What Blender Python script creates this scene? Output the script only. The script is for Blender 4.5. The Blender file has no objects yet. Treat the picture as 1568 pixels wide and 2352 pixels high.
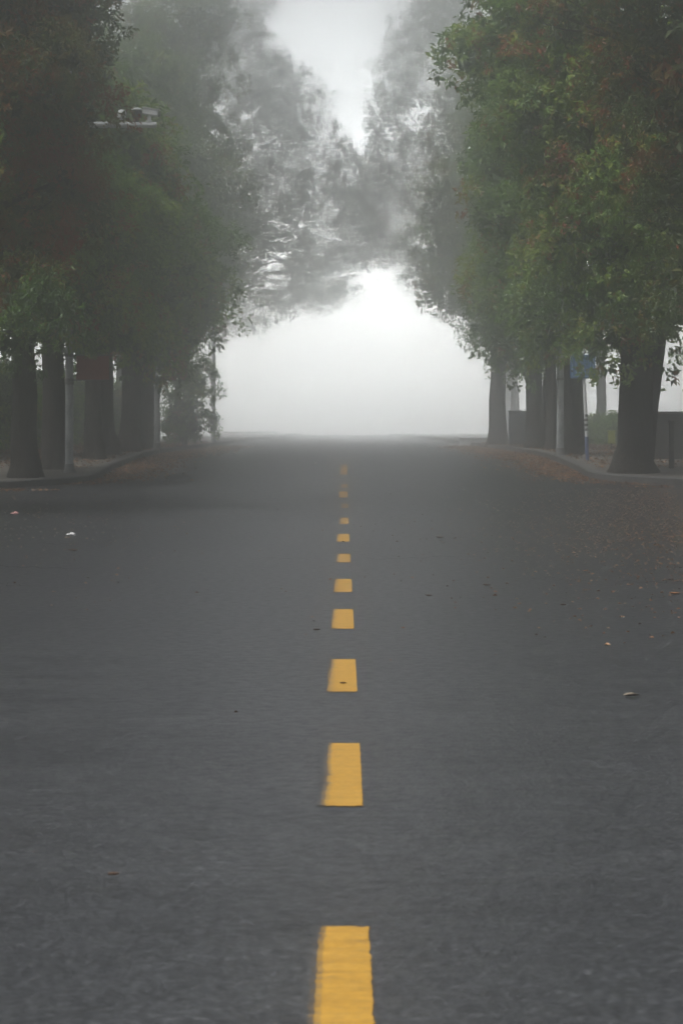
import bpy, math, random
import numpy as np

rng = np.random.default_rng(7)
random.seed(7)
SC = bpy.context.scene
COL = SC.collection
R = math.radians

# ------------------------------------------------------------------ basics
EYE = 1.29          # camera height
F = 6000.0          # focal length in pixels of a 1568 x 2352 picture
ZP = np.array([[-60, 0], [30, 0], [36, .0], [40, .045], [43, .105], [45, .165], [47, .24], [50, .37],
               [53, .47], [58, .59], [64, .645], [75, .66], [110, .66], [430, .60]])
_ys = np.linspace(-60, 430, 4901)
_zs = np.interp(_ys, ZP[:, 0], ZP[:, 1])
_k = np.hanning(41); _k /= _k.sum()
_zs = np.convolve(np.pad(_zs, 20, mode='edge'), _k, mode='valid')


def zg(y):
    """height of the road at distance y"""
    return np.interp(y, _ys, _zs)


def wx(px, d):
    return (px - 790.0) * d / F


def wz(py, d):
    return EYE + (985.0 - py) * d / F


def link(o, parent=None):
    COL.objects.link(o)
    if parent is not None:
        o.parent = parent
    return o


def tag(o, label=None, cat=None, group=None, kind=None):
    if label: o['label'] = label
    if cat: o['category'] = cat
    if group: o['group'] = group
    if kind: o['kind'] = kind
    return o


def empty(name, loc):
    o = bpy.data.objects.new(name, None)
    o.location = loc
    o.empty_display_size = .3
    return link(o)


def np_mesh(name, V, Q, mat, attrs=None, smooth=False):
    """mesh from a vertex array and a quad (or tri) array"""
    me = bpy.data.meshes.new(name)
    V = np.asarray(V, dtype=np.float32); Q = np.asarray(Q, dtype=np.int32)
    n, k = Q.shape
    me.vertices.add(len(V)); me.vertices.foreach_set('co', V.ravel())
    me.loops.add(n * k); me.loops.foreach_set('vertex_index', Q.ravel())
    me.polygons.add(n)
    me.polygons.foreach_set('loop_start', np.arange(0, n * k, k, dtype=np.int32))
    try:
        me.polygons.foreach_set('loop_total', np.full(n, k, dtype=np.int32))
    except Exception:
        pass
    me.polygons.foreach_set('use_smooth', np.full(n, smooth, dtype=bool))
    for nm, arr in (attrs or {}).items():
        a = me.attributes.new(nm, 'FLOAT', 'FACE')
        a.data.foreach_set('value', np.asarray(arr, dtype=np.float32))
    me.materials.append(mat)
    me.update(calc_edges=True)
    return me


class MB:
    """collects boxes, tubes and so on into ONE mesh"""
    def __init__(s):
        s.v = []; s.f = []

    def add(s, verts, faces):
        b = len(s.v)
        s.v += [tuple(map(float, p)) for p in verts]
        s.f += [tuple(i + b for i in f) for f in faces]

    def box(s, c, size, ry=0.0, rz=0.0, bev=0.0):
        hx, hy, hz = size[0] / 2, size[1] / 2, size[2] / 2
        b = min(bev, hx * .49, hy * .49, hz * .49)
        if b <= 0:
            vs = [(x, y, z) for x in (-hx, hx) for y in (-hy, hy) for z in (-hz, hz)]
            fs = [(0, 1, 3, 2), (4, 6, 7, 5), (0, 4, 5, 1), (2, 3, 7, 6), (0, 2, 6, 4), (1, 5, 7, 3)]
        else:      # chamfered in plan and at the top and bottom
            ring = [(hx - b, hy), (hx, hy - b), (hx, -hy + b), (hx - b, -hy), (-hx + b, -hy), (-hx, -hy + b), (-hx, hy - b), (-hx + b, hy)]
            vs = []
            for z, k in ((-hz, b), (-hz + b, 0), (hz - b, 0), (hz, b)):
                for (x, y) in ring:
                    vs.append((x - math.copysign(k, x), y - math.copysign(k, y), z))
            fs = []
            for j in range(3):
                for i in range(8):
                    a = j * 8 + i; c2 = j * 8 + (i + 1) % 8
                    fs.append((a, a + 8, c2 + 8, c2))
            fs.append(tuple(range(8))); fs.append(tuple(reversed(range(24, 32))))
        out = []
        cy, sy, cz, sz = math.cos(ry), math.sin(ry), math.cos(rz), math.sin(rz)
        for x, y, z in vs:
            x, z = x * cy + z * sy, -x * sy + z * cy
            x, y = x * cz - y * sz, x * sz + y * cz
            out.append((x + c[0], y + c[1], z + c[2]))
        s.add(out, fs)

    def tube(s, pts, rad, n=10, jit=0.0, caps=True):
        pts = np.asarray(pts, float); m = len(pts)
        rad = np.broadcast_to(np.asarray(rad, float), (m,))
        T = np.gradient(pts, axis=0); T /= np.linalg.norm(T, axis=1)[:, None] + 1e-9
        ref = np.array([1., 0, 0]) if abs(T[0][0]) < .8 else np.array([0, 1., 0])
        vs = []; ang = np.arange(n) * 2 * math.pi / n
        ph = rng.uniform(0, 6.28, 3)
        for i in range(m):
            u = ref - T[i] * np.dot(ref, T[i]); u /= np.linalg.norm(u)
            w = np.cross(T[i], u)
            rr = rad[i] * (1 + jit * (np.sin(3 * ang + ph[0]) * .6 + np.sin(5 * ang + ph[1] + i * .35) * .4 + rng.normal(0, .25, n)))
            vs += list(pts[i] + (np.cos(ang) * rr)[:, None] * u + (np.sin(ang) * rr)[:, None] * w)
        fs = []
        for i in range(m - 1):
            for j in range(n):
                a = i * n + j; b = i * n + (j + 1) % n
                fs.append((a, b, b + n, a + n))
        if caps:
            fs.append(tuple(reversed(range(n)))); fs.append(tuple(range((m - 1) * n, m * n)))
        s.add(vs, fs)

    def build(s, name, mat, parent=None, smooth=True, loc=None):
        me = bpy.data.meshes.new(name)
        me.from_pydata(s.v, [], s.f); me.update()
        me.materials.append(mat)
        if smooth:
            me.polygons.foreach_set('use_smooth', np.full(len(me.polygons), True))
            try: me.set_sharp_from_angle(angle=R(40))
            except Exception: pass
        o = bpy.data.objects.new(name, me)
        if loc is not None: o.location = loc
        return link(o, parent)


# ------------------------------------------------------------------ materials
def new_mat(name):
    m = bpy.data.materials.new(name); m.use_nodes = True
    nt = m.node_tree
    return m, nt, nt.nodes['Principled BSDF'], nt.nodes, nt.links


def noise(N, L, vec, scale, detail=4, rough=.55):
    n = N.new('ShaderNodeTexNoise'); n.inputs['Scale'].default_value = scale
    n.inputs['Detail'].default_value = detail; n.inputs['Roughness'].default_value = rough
    if vec is not None: L.new(vec, n.inputs['Vector'])
    return n


def ramp(N, L, src, stops):
    r = N.new('ShaderNodeValToRGB')
    while len(r.color_ramp.elements) > 1: r.color_ramp.elements.remove(r.color_ramp.elements[-1])
    e = r.color_ramp.elements[0]; e.position = stops[0][0]; e.color = (*stops[0][1], 1)
    for p, c in stops[1:]:
        e = r.color_ramp.elements.new(p); e.color = (*c, 1)
    L.new(src, r.inputs['Fac'])
    return r


def mapping(N, L, scale):
    t = N.new('ShaderNodeTexCoord'); mp = N.new('ShaderNodeMapping')
    mp.inputs['Scale'].default_value = scale
    L.new(t.outputs['Object'], mp.inputs['Vector'])
    return mp.outputs['Vector']


def mix(N, L, fac, a, b, mode='MIX'):
    m = N.new('ShaderNodeMix'); m.data_type = 'RGBA'; m.blend_type = mode
    for sock, v in ((m.inputs[0], fac), (m.inputs[6], a), (m.inputs[7], b)):
        if hasattr(v, 'is_linked') or hasattr(v, 'links'): L.new(v, sock)
        elif isinstance(v, tuple): sock.default_value = (*v, 1)
        else: sock.default_value = v
    return m.outputs[2]


def bump(N, L, h, strength, dist, bs):
    b = N.new('ShaderNodeBump'); b.inputs['Strength'].default_value = strength
    b.inputs['Distance'].default_value = dist
    L.new(h, b.inputs['Height']); L.new(b.outputs['Normal'], bs.inputs['Normal'])


def simple_mat(name, c1, c2, scale=8, rough=.7, bmp=.2, stretch=(1, 1, 1), spec=.3, metallic=0.0):
    m, nt, bs, N, L = new_mat(name)
    v = mapping(N, L, stretch)
    n = noise(N, L, v, scale, 6, .6)
    r = ramp(N, L, n.outputs['Fac'], [(.32, c1), (.68, c2)])
    L.new(r.outputs['Color'], bs.inputs['Base Color'])
    bs.inputs['Roughness'].default_value = rough
    bs.inputs['Specular IOR Level'].default_value = spec
    bs.inputs['Metallic'].default_value = metallic
    if bmp: bump(N, L, n.outputs['Fac'], bmp, .02, bs)
    return m


def asphalt_nodes(N, L):
    """colour and height of worn asphalt"""
    v = mapping(N, L, (1, 1, 1))
    agg = N.new('ShaderNodeTexVoronoi'); agg.inputs['Scale'].default_value = 62; L.new(v, agg.inputs['Vector'])
    fine = noise(N, L, v, 34, 6, .75)
    mid = noise(N, L, v, 3.5, 5, .6)
    vy = mapping(N, L, (.22, .9, 1))                 # patches drawn out across the lane
    wide = noise(N, L, vy, .9, 4, .6)
    base = ramp(N, L, fine.outputs['Fac'], [(.34, (.008, .009, .011)), (.52, (.022, .0235, .0265)), (.70, (.066, .068, .073))])
    stone = ramp(N, L, agg.outputs['Color'], [(.0, (.40, .40, .42)), (.6, (.85, .85, .86)), (.85, (1.35, 1.34, 1.32)), (1, (2.2, 2.15, 2.1))])
    c = mix(N, L, 1.0, base.outputs['Color'], stone.outputs['Color'], 'MULTIPLY')
    gn = noise(N, L, v, 22, 5, .8)
    gm = ramp(N, L, gn.outputs['Fac'], [(.32, (.62, .62, .63)), (.5, (1, 1, 1)), (.68, (1.5, 1.49, 1.47))])
    c = mix(N, L, 1.0, c, gm.outputs['Color'], 'MULTIPLY')
    pm = ramp(N, L, mid.outputs['Fac'], [(.3, (.68, .68, .70)), (.7, (1.26, 1.26, 1.25))])
    c = mix(N, L, 1.0, c, pm.outputs['Color'], 'MULTIPLY')
    pw = ramp(N, L, wide.outputs['Fac'], [(.3, (.80, .80, .82)), (.52, (1.0, 1.0, 1.0)), (.72, (1.2, 1.19, 1.17))])
    c = mix(N, L, 1.0, c, pw.outputs['Color'], 'MULTIPLY')
    # cracks, mostly across the road
    wv = noise(N, L, v, .9, 4, .6)
    add = N.new('ShaderNodeVectorMath'); add.operation = 'MULTIPLY_ADD'
    L.new(wv.outputs['Color'], add.inputs[0]); add.inputs[1].default_value = (.9, .9, 0); L.new(v, add.inputs[2])
    mp = N.new('ShaderNodeMapping'); mp.inputs['Scale'].default_value = (.10, .22, 0.0); L.new(add.outputs[0], mp.inputs['Vector'])
    vo = N.new('ShaderNodeTexVoronoi'); vo.feature = 'DISTANCE_TO_EDGE'; vo.inputs['Scale'].default_value = 1.0
    L.new(mp.outputs['Vector'], vo.inputs['Vector'])
    cr = ramp(N, L, vo.outputs['Distance'], [(.0, (1, 1, 1)), (.0045, (0, 0, 0))])
    gate = ramp(N, L, noise(N, L, v, .23, 2).outputs['Fac'], [(.48, (0, 0, 0)), (.56, (1, 1, 1))])
    cm = mix(N, L, 1.0, cr.outputs['Color'], gate.outputs['Color'], 'MULTIPLY')
    c = mix(N, L, cm, c, (.012, .012, .013))
    h = N.new('ShaderNodeMath'); h.operation = 'MULTIPLY_ADD'
    L.new(agg.outputs['Distance'], h.inputs[0]); h.inputs[1].default_value = .7; L.new(fine.outputs['Fac'], h.inputs[2])
    return c, h.outputs[0], wide, mid, fine, v


ROUGH = .38
m_asphalt, nt, bs, N, L = new_mat('asphalt')
c, h, wide, mid, fine, v = asphalt_nodes(N, L)
L.new(c, bs.inputs['Base Color'])
gr = noise(N, L, mapping(N, L, (1, 1, 1)), 13, 6, .8)
rr = ramp(N, L, gr.outputs['Fac'], [(.30, (ROUGH + .16,) * 3), (.5, (ROUGH,) * 3), (.70, (ROUGH - .10,) * 3)])
L.new(rr.outputs['Color'], bs.inputs['Roughness'])
bs.inputs['Specular IOR Level'].default_value = .37
bump(N, L, h, .32, .006, bs)

m_paint, nt, bs, N, L = new_mat('yellow_road_paint')
c, h, wide, mid, fine, v = asphalt_nodes(N, L)
vp = mapping(N, L, (1.0, 6.0, 1.0))
wn = noise(N, L, vp, 11, 8, .8)
at = N.new('ShaderNodeAttribute'); at.attribute_name = 'wear'
ws = N.new('ShaderNodeMath'); ws.operation = 'ADD'
L.new(wn.outputs['Fac'], ws.inputs[0]); L.new(at.outputs['Fac'], ws.inputs[1])
wm = ramp(N, L, ws.outputs[0], [(.62, (0, 0, 0)), (.84, (1, 1, 1))])
tone = ramp(N, L, noise(N, L, vp, 2.2, 5, .6).outputs['Fac'], [(.3, (.34, .180, .017)), (.55, (.42, .230, .025)), (.75, (.48, .28, .050))])
grit = ramp(N, L, fine.outputs['Fac'], [(.3, (.74, .72, .7)), (.62, (1.05, 1.05, 1.05))])
tc = mix(N, L, 1.0, tone.outputs['Color'], grit.outputs['Color'], 'MULTIPLY')
pc = mix(N, L, wm.outputs['Color'], tc, c)
L.new(pc, bs.inputs['Base Color'])
for nm, va, vb in (('Roughness', .5, ROUGH), ('Specular IOR Level', .25, .45)):
    mr = N.new('ShaderNodeMapRange'); L.new(wm.outputs['Color'], mr.inputs['Value'])
    mr.inputs['To Min'].default_value = va; mr.inputs['To Max'].default_value = vb
    L.new(mr.outputs['Result'], bs.inputs[nm])
bump(N, L, h, .2, .005, bs)

m_ground = simple_mat('leafy_soil', (.040, .032, .022), (.085, .065, .040), 3.0, .95, .5)
m_pave = simple_mat('pavement_stone', (.06, .055, .05), (.12, .11, .095), 4.0, .85, .3)
m_kerb = simple_mat('kerb_stone', (.04, .04, .04), (.085, .084, .08), 7.0, .8, .3)
m_wall = simple_mat('dark_stone', (.03, .03, .03), (.065, .063, .06), 5.0, .85, .4)
m_white = simple_mat('white_paint', (.66, .67, .68), (.80, .81, .82), 6.0, .45, .05)
m_arm = simple_mat('pale_steel', (.55, .56, .58), (.70, .71, .73), 6.0, .35, .02)
m_dark = simple_mat('dark_plastic', (.025, .027, .032), (.05, .052, .06), 9.0, .5, .05)
m_clamp = simple_mat('clamp_steel', (.09, .09, .09), (.17, .17, .17), 9.0, .6, .1)
m_cab = simple_mat('cabinet_grey', (.060, .068, .075), (.10, .108, .115), 3.0, .55, .05)
m_red = simple_mat('faded_red_cloth', (.22, .050, .034), (.30, .075, .050), 4.0, .85, .2)
m_redband = simple_mat('faded_red_hem', (.26, .08, .058), (.34, .11, .08), 4.0, .85, .2)
m_blue = simple_mat('blue_enamel', (.055, .15, .33), (.08, .20, .42), 5.0, .4, .03)
m_bluedk = simple_mat('dark_blue_paint', (.045, .075, .18), (.07, .11, .24), 5.0, .45, .03)
m_lime = simple_mat('yellow_green_plastic', (.42, .46, .06), (.55, .58, .10), 6.0, .5, .03)
m_rubber = simple_mat('tyre_rubber', (.02, .02, .02), (.04, .04, .04), 9.0, .8, .1)
m_litter_w = simple_mat('white_litter', (.6, .6, .6), (.8, .8, .8), 30.0, .6, .1)
m_litter_p = simple_mat('pink_litter', (.5, .25, .24), (.65, .36, .34), 30.0, .6, .1)
m_leaf_o = simple_mat('orange_dead_leaf', (.30, .13, .055), (.42, .20, .09), 30.0, .7, .1)
m_leaf_b = simple_mat('brown_dead_leaf', (.06, .035, .02), (.13, .07, .04), 30.0, .7, .1)
m_leaf_p = simple_mat('pale_dead_leaf', (.16, .13, .10), (.24, .20, .15), 30.0, .7, .1)

# lamp post: pale paint with grey stains
m_pole, nt, bs, N, L = new_mat('stained_pole_paint')
v = mapping(N, L, (1, 1, .45))
n1 = noise(N, L, v, 5.5, 8, .75)
r1 = ramp(N, L, n1.outputs['Fac'], [(.36, (.14, .15, .153)), (.47, (.38, .40, .405)), (.62, (.55, .57, .575))])
L.new(r1.outputs['Color'], bs.inputs['Base Color']); bs.inputs['Roughness'].default_value = .7
bump(N, L, n1.outputs['Fac'], .2, .01, bs)

# bark
m_bark, nt, bs, N, L = new_mat('bark')
v = mapping(N, L, (1, 1, .22))
n1 = noise(N, L, v, 14, 8, .7)
r1 = ramp(N, L, n1.outputs['Fac'], [(.3, (.008, .007, .006)), (.55, (.026, .022, .018)), (.75, (.062, .056, .046))])
L.new(r1.outputs['Color'], bs.inputs['Base Color']); bs.inputs['Roughness'].default_value = .9
bs.inputs['Specular IOR Level'].default_value = .2
bump(N, L, n1.outputs['Fac'], .9, .05, bs)


def leaf_mat(name, stops, rough=.45, trans=.45):
    m, nt, bs, N, L = new_mat(name)
    a = N.new('ShaderNodeAttribute'); a.attribute_name = 'tint'
    r = ramp(N, L, a.outputs['Fac'], stops)
    L.new(r.outputs['Color'], bs.inputs['Base Color'])
    bs.inputs['Roughness'].default_value = rough
    bs.inputs['Specular IOR Level'].default_value = .4
    t = N.new('ShaderNodeBsdfTranslucent')
    tc = mix(N, L, 1.0, r.outputs['Color'], (1.25, 1.35, .55), 'MULTIPLY')
    L.new(tc, t.inputs['Color'])
    ms = N.new('ShaderNodeMixShader'); ms.inputs['Fac'].default_value = trans
    L.new(bs.outputs[0], ms.inputs[1]); L.new(t.outputs[0], ms.inputs[2])
    L.new(ms.outputs[0], N['Material Output'].inputs['Surface'])
    return m


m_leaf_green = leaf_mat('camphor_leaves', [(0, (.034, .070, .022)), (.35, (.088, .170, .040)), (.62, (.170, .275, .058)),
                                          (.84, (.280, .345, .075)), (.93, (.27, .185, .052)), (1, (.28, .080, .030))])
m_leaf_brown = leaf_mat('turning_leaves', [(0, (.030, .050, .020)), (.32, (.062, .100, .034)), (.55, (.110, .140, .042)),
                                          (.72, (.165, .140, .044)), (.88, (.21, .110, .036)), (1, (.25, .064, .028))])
m_leaf_dead = leaf_mat('dead_leaves', [(0, (.040, .024, .015)), (.35, (.14, .066, .032)), (.7, (.30, .14, .062)), (1, (.46, .30, .18))], .7, .1)


# ------------------------------------------------------------------ foliage
def unit(n):
    u = rng.normal(size=(n, 3)); return u / (np.linalg.norm(u, axis=1)[:, None] + 1e-9)


def leaves(P, D, Nn, ln, wd, fold=.25):
    """kite shaped leaves: base P, direction D, normal Nn"""
    n = len(P)
    D = D / (np.linalg.norm(D, axis=1)[:, None] + 1e-9)
    S = np.cross(D, Nn); S /= (np.linalg.norm(S, axis=1)[:, None] + 1e-9)
    U = np.cross(S, D)
    ln = np.broadcast_to(ln, (n,))[:, None]; wd = np.broadcast_to(wd, (n,))[:, None]
    V = np.empty((n, 4, 3))
    V[:, 0] = P
    V[:, 1] = P + D * ln * .46 + S * wd * .5 + U * wd * fold
    V[:, 2] = P + D * ln - U * ln * .10
    V[:, 3] = P + D * ln * .46 - S * wd * .5 + U * wd * fold
    return V.reshape(-1, 3)


def foliage(lobes, leaf=.13, lai=1.5, red=.10, tint0=.42, clump=.55, inner=1.0, fill=False):
    """lobes: (cx,cy,cz, rx,ry,rz[, density[, leaf scale]]) in local metres -> vertices, quads, tints"""
    VV = []; TT = []
    for lo in lobes:
        c = np.array(lo[:3]); r = np.array(lo[3:6]); r = np.maximum(r - clump * (.2 if fill or leaf > .145 else .5), r * .5)
        dens = lo[6] if len(lo) > 6 else 1.0
        lf = leaf * (lo[7] if len(lo) > 7 else 1.0)
        p_ = 1.6
        area = 4 * math.pi * (((r[0] * r[1]) ** p_ + (r[0] * r[2]) ** p_ + (r[1] * r[2]) ** p_) / 3) ** (1 / p_)
        K = max(6, int(area / (clump * clump * (.9 if fill else 2.1))))
        u = unit(K); u[:, 2] += .10
        rad = (.30 + .80 * rng.random(K) ** .6) if fill else (.58 + .52 * rng.random(K) ** .7)
        cc = c + u * r * rad[:, None]
        cr = clump * rng.uniform(.65, 1.45, K)
        nl = int(lai * dens * area / (lf * lf * .24))
        # sprays: short twigs, each with a whorl of leaves
        per = 9
        ns = max(K, nl // per)
        ci = rng.integers(0, K, ns)
        su = unit(ns) + np.array([0, 0, .55]) + u[ci] * .5
        su /= np.linalg.norm(su, axis=1)[:, None]
        sp = cc[ci] + su * (cr[ci] * ((.15 + .95 * rng.random(ns)) if fill else (.62 + .42 * rng.random(ns))))[:, None]
        base_t = np.clip(tint0 + .22 * rng.normal(size=K), 0, .86)
        isred = rng.random(K) < red
        base_t[isred] = rng.uniform(.80, .97, isred.sum())
        st = base_t[ci] + .10 * rng.normal(size=ns)
        loose = rng.random(ns) < red * .22
        st[loose] = rng.uniform(.85, 1, loose.sum())
        P = np.repeat(sp, per, 0) + rng.normal(0, lf * .42, (ns * per, 3))
        D = np.repeat(su, per, 0) * .55 + unit(ns * per) * .85 + np.array([0, 0, -.35])
        Nn = np.repeat(su, per, 0) * .5 + unit(ns * per) * .6 + np.array([0, 0, .6])
        ln = lf * rng.uniform(.75, 1.25, ns * per)
        VV.append(leaves(P, D, Nn, ln, ln * rng.uniform(.40, .56, ns * per)))
        TT.append(np.clip(np.repeat(st, per) + .06 * rng.normal(size=ns * per), 0, 1))
        # larger filler leaves inside the lobe; dark tint paints in interior shade
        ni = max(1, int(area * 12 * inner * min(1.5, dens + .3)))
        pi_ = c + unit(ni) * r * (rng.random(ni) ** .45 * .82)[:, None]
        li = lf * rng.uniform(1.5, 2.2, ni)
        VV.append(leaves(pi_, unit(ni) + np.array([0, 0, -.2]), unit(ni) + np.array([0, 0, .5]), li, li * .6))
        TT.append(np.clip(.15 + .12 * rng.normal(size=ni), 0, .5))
    V = np.concatenate(VV); T = np.concatenate(TT)
    Q = np.arange(len(V)).reshape(-1, 4)
    return V, Q, T


def limb_path(a, b, bend, n=7):
    a = np.array(a, float); b = np.array(b, float)
    t = np.linspace(0, 1, n)[:, None]
    m = (a + b) / 2 + np.array([0, 0, bend]) + rng.normal(0, .12, 3)
    p = (1 - t) ** 2 * a + 2 * t * (1 - t) * m + t * t * b
    p[1:-1] += rng.normal(0, .045, (n - 2, 3))
    return p


def trunk_mesh(mb, r, height, lean=(0, 0), flare=1.5, n=16):
    zz = np.array([-.25, -.02, .10, .25, .5, .9, 1.5, 2.2, 3.0, 4.0, 5.2, 6.5, 8, 10, 12, 14])
    zz = zz[zz < height]; zz = np.append(zz, height)
    rad = r * (np.clip(1 - (zz / height) * .55, .22, 1)) * (1 + (flare - 1) * np.exp(-np.maximum(zz, 0) / .22))
    wob = np.cumsum(rng.normal(0, .025, (len(zz), 2)), axis=0); wob[:4] = 0
    x = lean[0] * np.maximum(zz, 0) / height + wob[:, 0]
    y = lean[1] * np.maximum(zz, 0) / height + wob[:, 1]
    pts = np.stack([x, y, zz], 1)
    mb.tube(pts, rad, n, jit=.05)
    return pts, rad


def make_tree(name, loc, r, lobes, label, leaf=.13, lai=1.5, red=.10, tint0=.42, mat=None, height=12, lean=(0, 0),
              second=None, clump=.55, group='trees lining the road', limbs=9, fork=3.0, inner=1.0, fill=False):
    root = empty(name, loc)
    tag(root, label, 'tree', group)
    mb = MB()
    pts, rad = trunk_mesh(mb, r, height, lean)
    if second:
        dx, dy, rs = second
        p2 = np.array([[dx * .25, dy, -.2], [dx * .55, dy, .5], [dx * .72, dy, 1.2], [dx * .98, dy, 2.2], [dx * 1.3, dy * .8, 3.4], [dx * 2.0, dy * .5, 6], [dx * 2.4, 0, 8]])
        mb.tube(p2, np.array([rs * 1.6, rs * 1.15, rs * 1.0, rs * .92, rs * .85, rs * .6, rs * .3]), 12, jit=.05)
    tgt = sorted(lobes, key=lambda q: -q[3] * q[4] * q[5])[:limbs]
    for q in tgt:
        zb = min(max(fork, q[2] - 2.6), height * .8)
        k = int(np.argmin(abs(pts[:, 2] - zb)))
        a = pts[k]
        b = np.array(q[:3]) + rng.normal(0, .2, 3)
        path = limb_path(a, b, .35)
        r0 = min(rad[k] * .55, .16)
        mb.tube(path, np.linspace(r0, .025, len(path)), 7, jit=.06, caps=False)
        for j in range(3):        # side branches inside the lobe
            s = path[rng.integers(3, len(path))]
            e = np.array(q[:3]) + unit(1)[0] * np.array(q[3:6]) * .9
            sp = limb_path(s, e, .1, 6)
            mb.tube(sp, np.linspace(.03, .008, len(sp)), 5, caps=False)
    mb.build('trunk', m_bark, root)
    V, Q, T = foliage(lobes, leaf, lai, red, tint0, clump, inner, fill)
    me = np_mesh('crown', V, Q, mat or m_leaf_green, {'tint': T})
    link(bpy.data.objects.new('crown', me), root)
    return root


def copy_tree(src, loc, rz, label, scale=1.0):
    o = src.copy(); COL.objects.link(o)
    o.location = loc; o.rotation_euler = (0, 0, rz); o.scale = (scale,) * 3
    o['label'] = label
    for ch in src.children:
        c2 = ch.copy(); COL.objects.link(c2); c2.parent = o
    return o


def side_lobes(sgn, top=15.5, reach=1.0, low=3.6, seed=0, dense=1.0, backleaf=2.0, mid=7.8):
    """generic crown of a street tree; sgn=+1 leans toward +x (left row), -1 toward -x (right row)"""
    g = np.random.default_rng(seed)
    L_ = []

    def a(u, v, z, ru, rv, rz, d=1.0, ls=1.0):
        j = g.normal(0, .25, 3)
        L_.append((sgn * (u * reach + j[0]), v + j[1], z + j[2] * .8, ru, rv, rz, d * dense, ls))
    a(.7, -1.4, low + 1.0, 1.6, 1.7, 1.0); a(.6, 1.5, low + 1.2, 1.6, 1.7, 1.0)
    a(2.2, -1.0, low + 2.6, 1.7, 1.9, 1.2); a(2.1, 1.3, low + 2.9, 1.7, 1.9, 1.2)
    a(3.5, 0.0, mid, 1.6, 2.0, 1.25); a(2.0, -1.7, 9.2, 1.8, 1.9, 1.4); a(3.1, 1.3, 10.0, 1.7, 1.9, 1.4)
    a(1.2, -.6, 11.6, 1.8, 2.1, 1.5); a(1.3, .9, 12.9, 1.5, 1.8, 1.3); a(-.2, 0, top - 1.6, 1.6, 1.9, 1.4); a(.2, -.5, top - .7, 1.1, 1.3, .8)
    # the side turned away from the road
    a(-1.5, 0, 6.0, 2.2, 2.6, 1.8, .55, backleaf); a(-1.9, .4, 9.5, 2.4, 2.8, 2.2, .55, backleaf); a(-1.2, -.4, 12.8, 2.2, 2.5, 1.8, .55, backleaf)
    return L_


def pxlobes(base, lst):
    """lobes given as (px, py, d, rpx, rpy, ry[, dens[, leaf]]) in the 1568 wide picture -> local metres about base"""
    out = []
    for q in lst:
        px, py, d, rx, ry_, rd = q[:6]
        s = d / F
        out.append((wx(px, d) - base[0], d - base[1], wz(py, d) - base[2], rx * s, rd, ry_ * s, *q[6:]))
    return out


def base_at(px, d, side=.12):
    return (wx(px, d), d, float(zg(d)) + side)


# ------------------------------------------------------------------ ground, road, pavements
def strip(name, xs, ys, zoff, mat, kind='structure', keep=None):
    X, Y = np.meshgrid(xs, ys); Z = zg(Y) + zoff
    V = np.stack([X, Y, Z], -1).reshape(-1, 3)
    nx, ny = len(xs), len(ys)
    i, j = np.meshgrid(np.arange(nx - 1), np.arange(ny - 1))
    a = (j * nx + i).ravel()
    Q = np.stack([a, a + 1, a + nx + 1, a + nx], 1)
    me = np_mesh(name, V, Q, mat, smooth=True)
    o = link(bpy.data.objects.new(name, me))
    tag(o, kind=kind)
    return o


ys_all = np.concatenate([np.arange(-38, 34, 4.0), np.arange(34, 66, .5), np.arange(66, 290, 6.0)])
ys_all[-1] = 287
strip('ground', np.linspace(-125, 125, 26), ys_all, -.03, m_ground)


def polygon_slab(name, outline, top, mat, skirt=.4, kind='structure'):
    """flat-topped slab that follows the road profile; outline = closed list of (x,y)"""
    import bmesh
    bm = bmesh.new()
    vs = [bm.verts.new((x, y, 0)) for x, y in outline]
    f = bm.faces.new(vs)
    for yc in np.concatenate([np.arange(-36, 36, 12.0), np.arange(36, 66, 1.0), np.arange(66, 410, 12.0)]):
        g = bm.verts[:] + bm.edges[:] + bm.faces[:]
        bmesh.ops.bisect_plane(bm, geom=g, plane_co=(0, yc, 0), plane_no=(0, 1, 0))
    if skirt:
        edges = [e for e in bm.edges if len(e.link_faces) == 1]
        ret = bmesh.ops.extrude_edge_only(bm, edges=edges)
        low = [x for x in ret['geom'] if isinstance(x, bmesh.types.BMVert)]
        for vv in low: vv.co.z = -skirt
    for vv in bm.verts: vv.co.z += float(zg(vv.co.y)) + top
    bmesh.ops.recalc_face_normals(bm, faces=bm.faces[:])
    me = bpy.data.meshes.new(name); bm.to_mesh(me); bm.free()
    me.materials.append(mat)
    o = link(bpy.data.objects.new(name, me)); tag(o, kind=kind)
    return o


HW = 4.65            # half width of the road beyond the crossing


def arc(cx, cy, r, a0, a1, n=10):
    return [(cx + r * math.cos(R(a0 + (a1 - a0) * i / n)), cy + r * math.sin(R(a0 + (a1 - a0) * i / n))) for i in range(n + 1)]


# asphalt: main road with the crossing street, one sheet
road_outline = [(-6.1, -36), (6.6, -36), (6.6, 38.0), (60, 38.0), (60, 48.6), (6.7, 48.6), (HW + .25, 52), (HW + .25, 284), (-HW - .25, 284),
                (-HW - .25, 52), (-6.7, 47.6), (-60, 47.6), (-60, 41.2), (-6.1, 41.2)]
road = polygon_slab('road', road_outline, 0.0, m_asphalt, skirt=0)


def kerb_line(left):
    s = -1 if left else 1
    yc = 46.4 if left else 47.2
    r = 3.0
    a = arc(HW + r, yc + r, r, 270, 180) if True else None
    pts = [(60.0, yc)] + [(x, y) for x, y in a] + [(HW, y) for y in (60, 70, 85, 110, 160, 230, 283)]
    return [(s * x, y) for x, y in pts]


def offset_line(pts, d):
    p = np.array(pts, float); t = np.gradient(p, axis=0); t /= np.linalg.norm(t, axis=1)[:, None]
    n = np.stack([-t[:, 1], t[:, 0]], 1)
    return p + n * d


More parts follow.
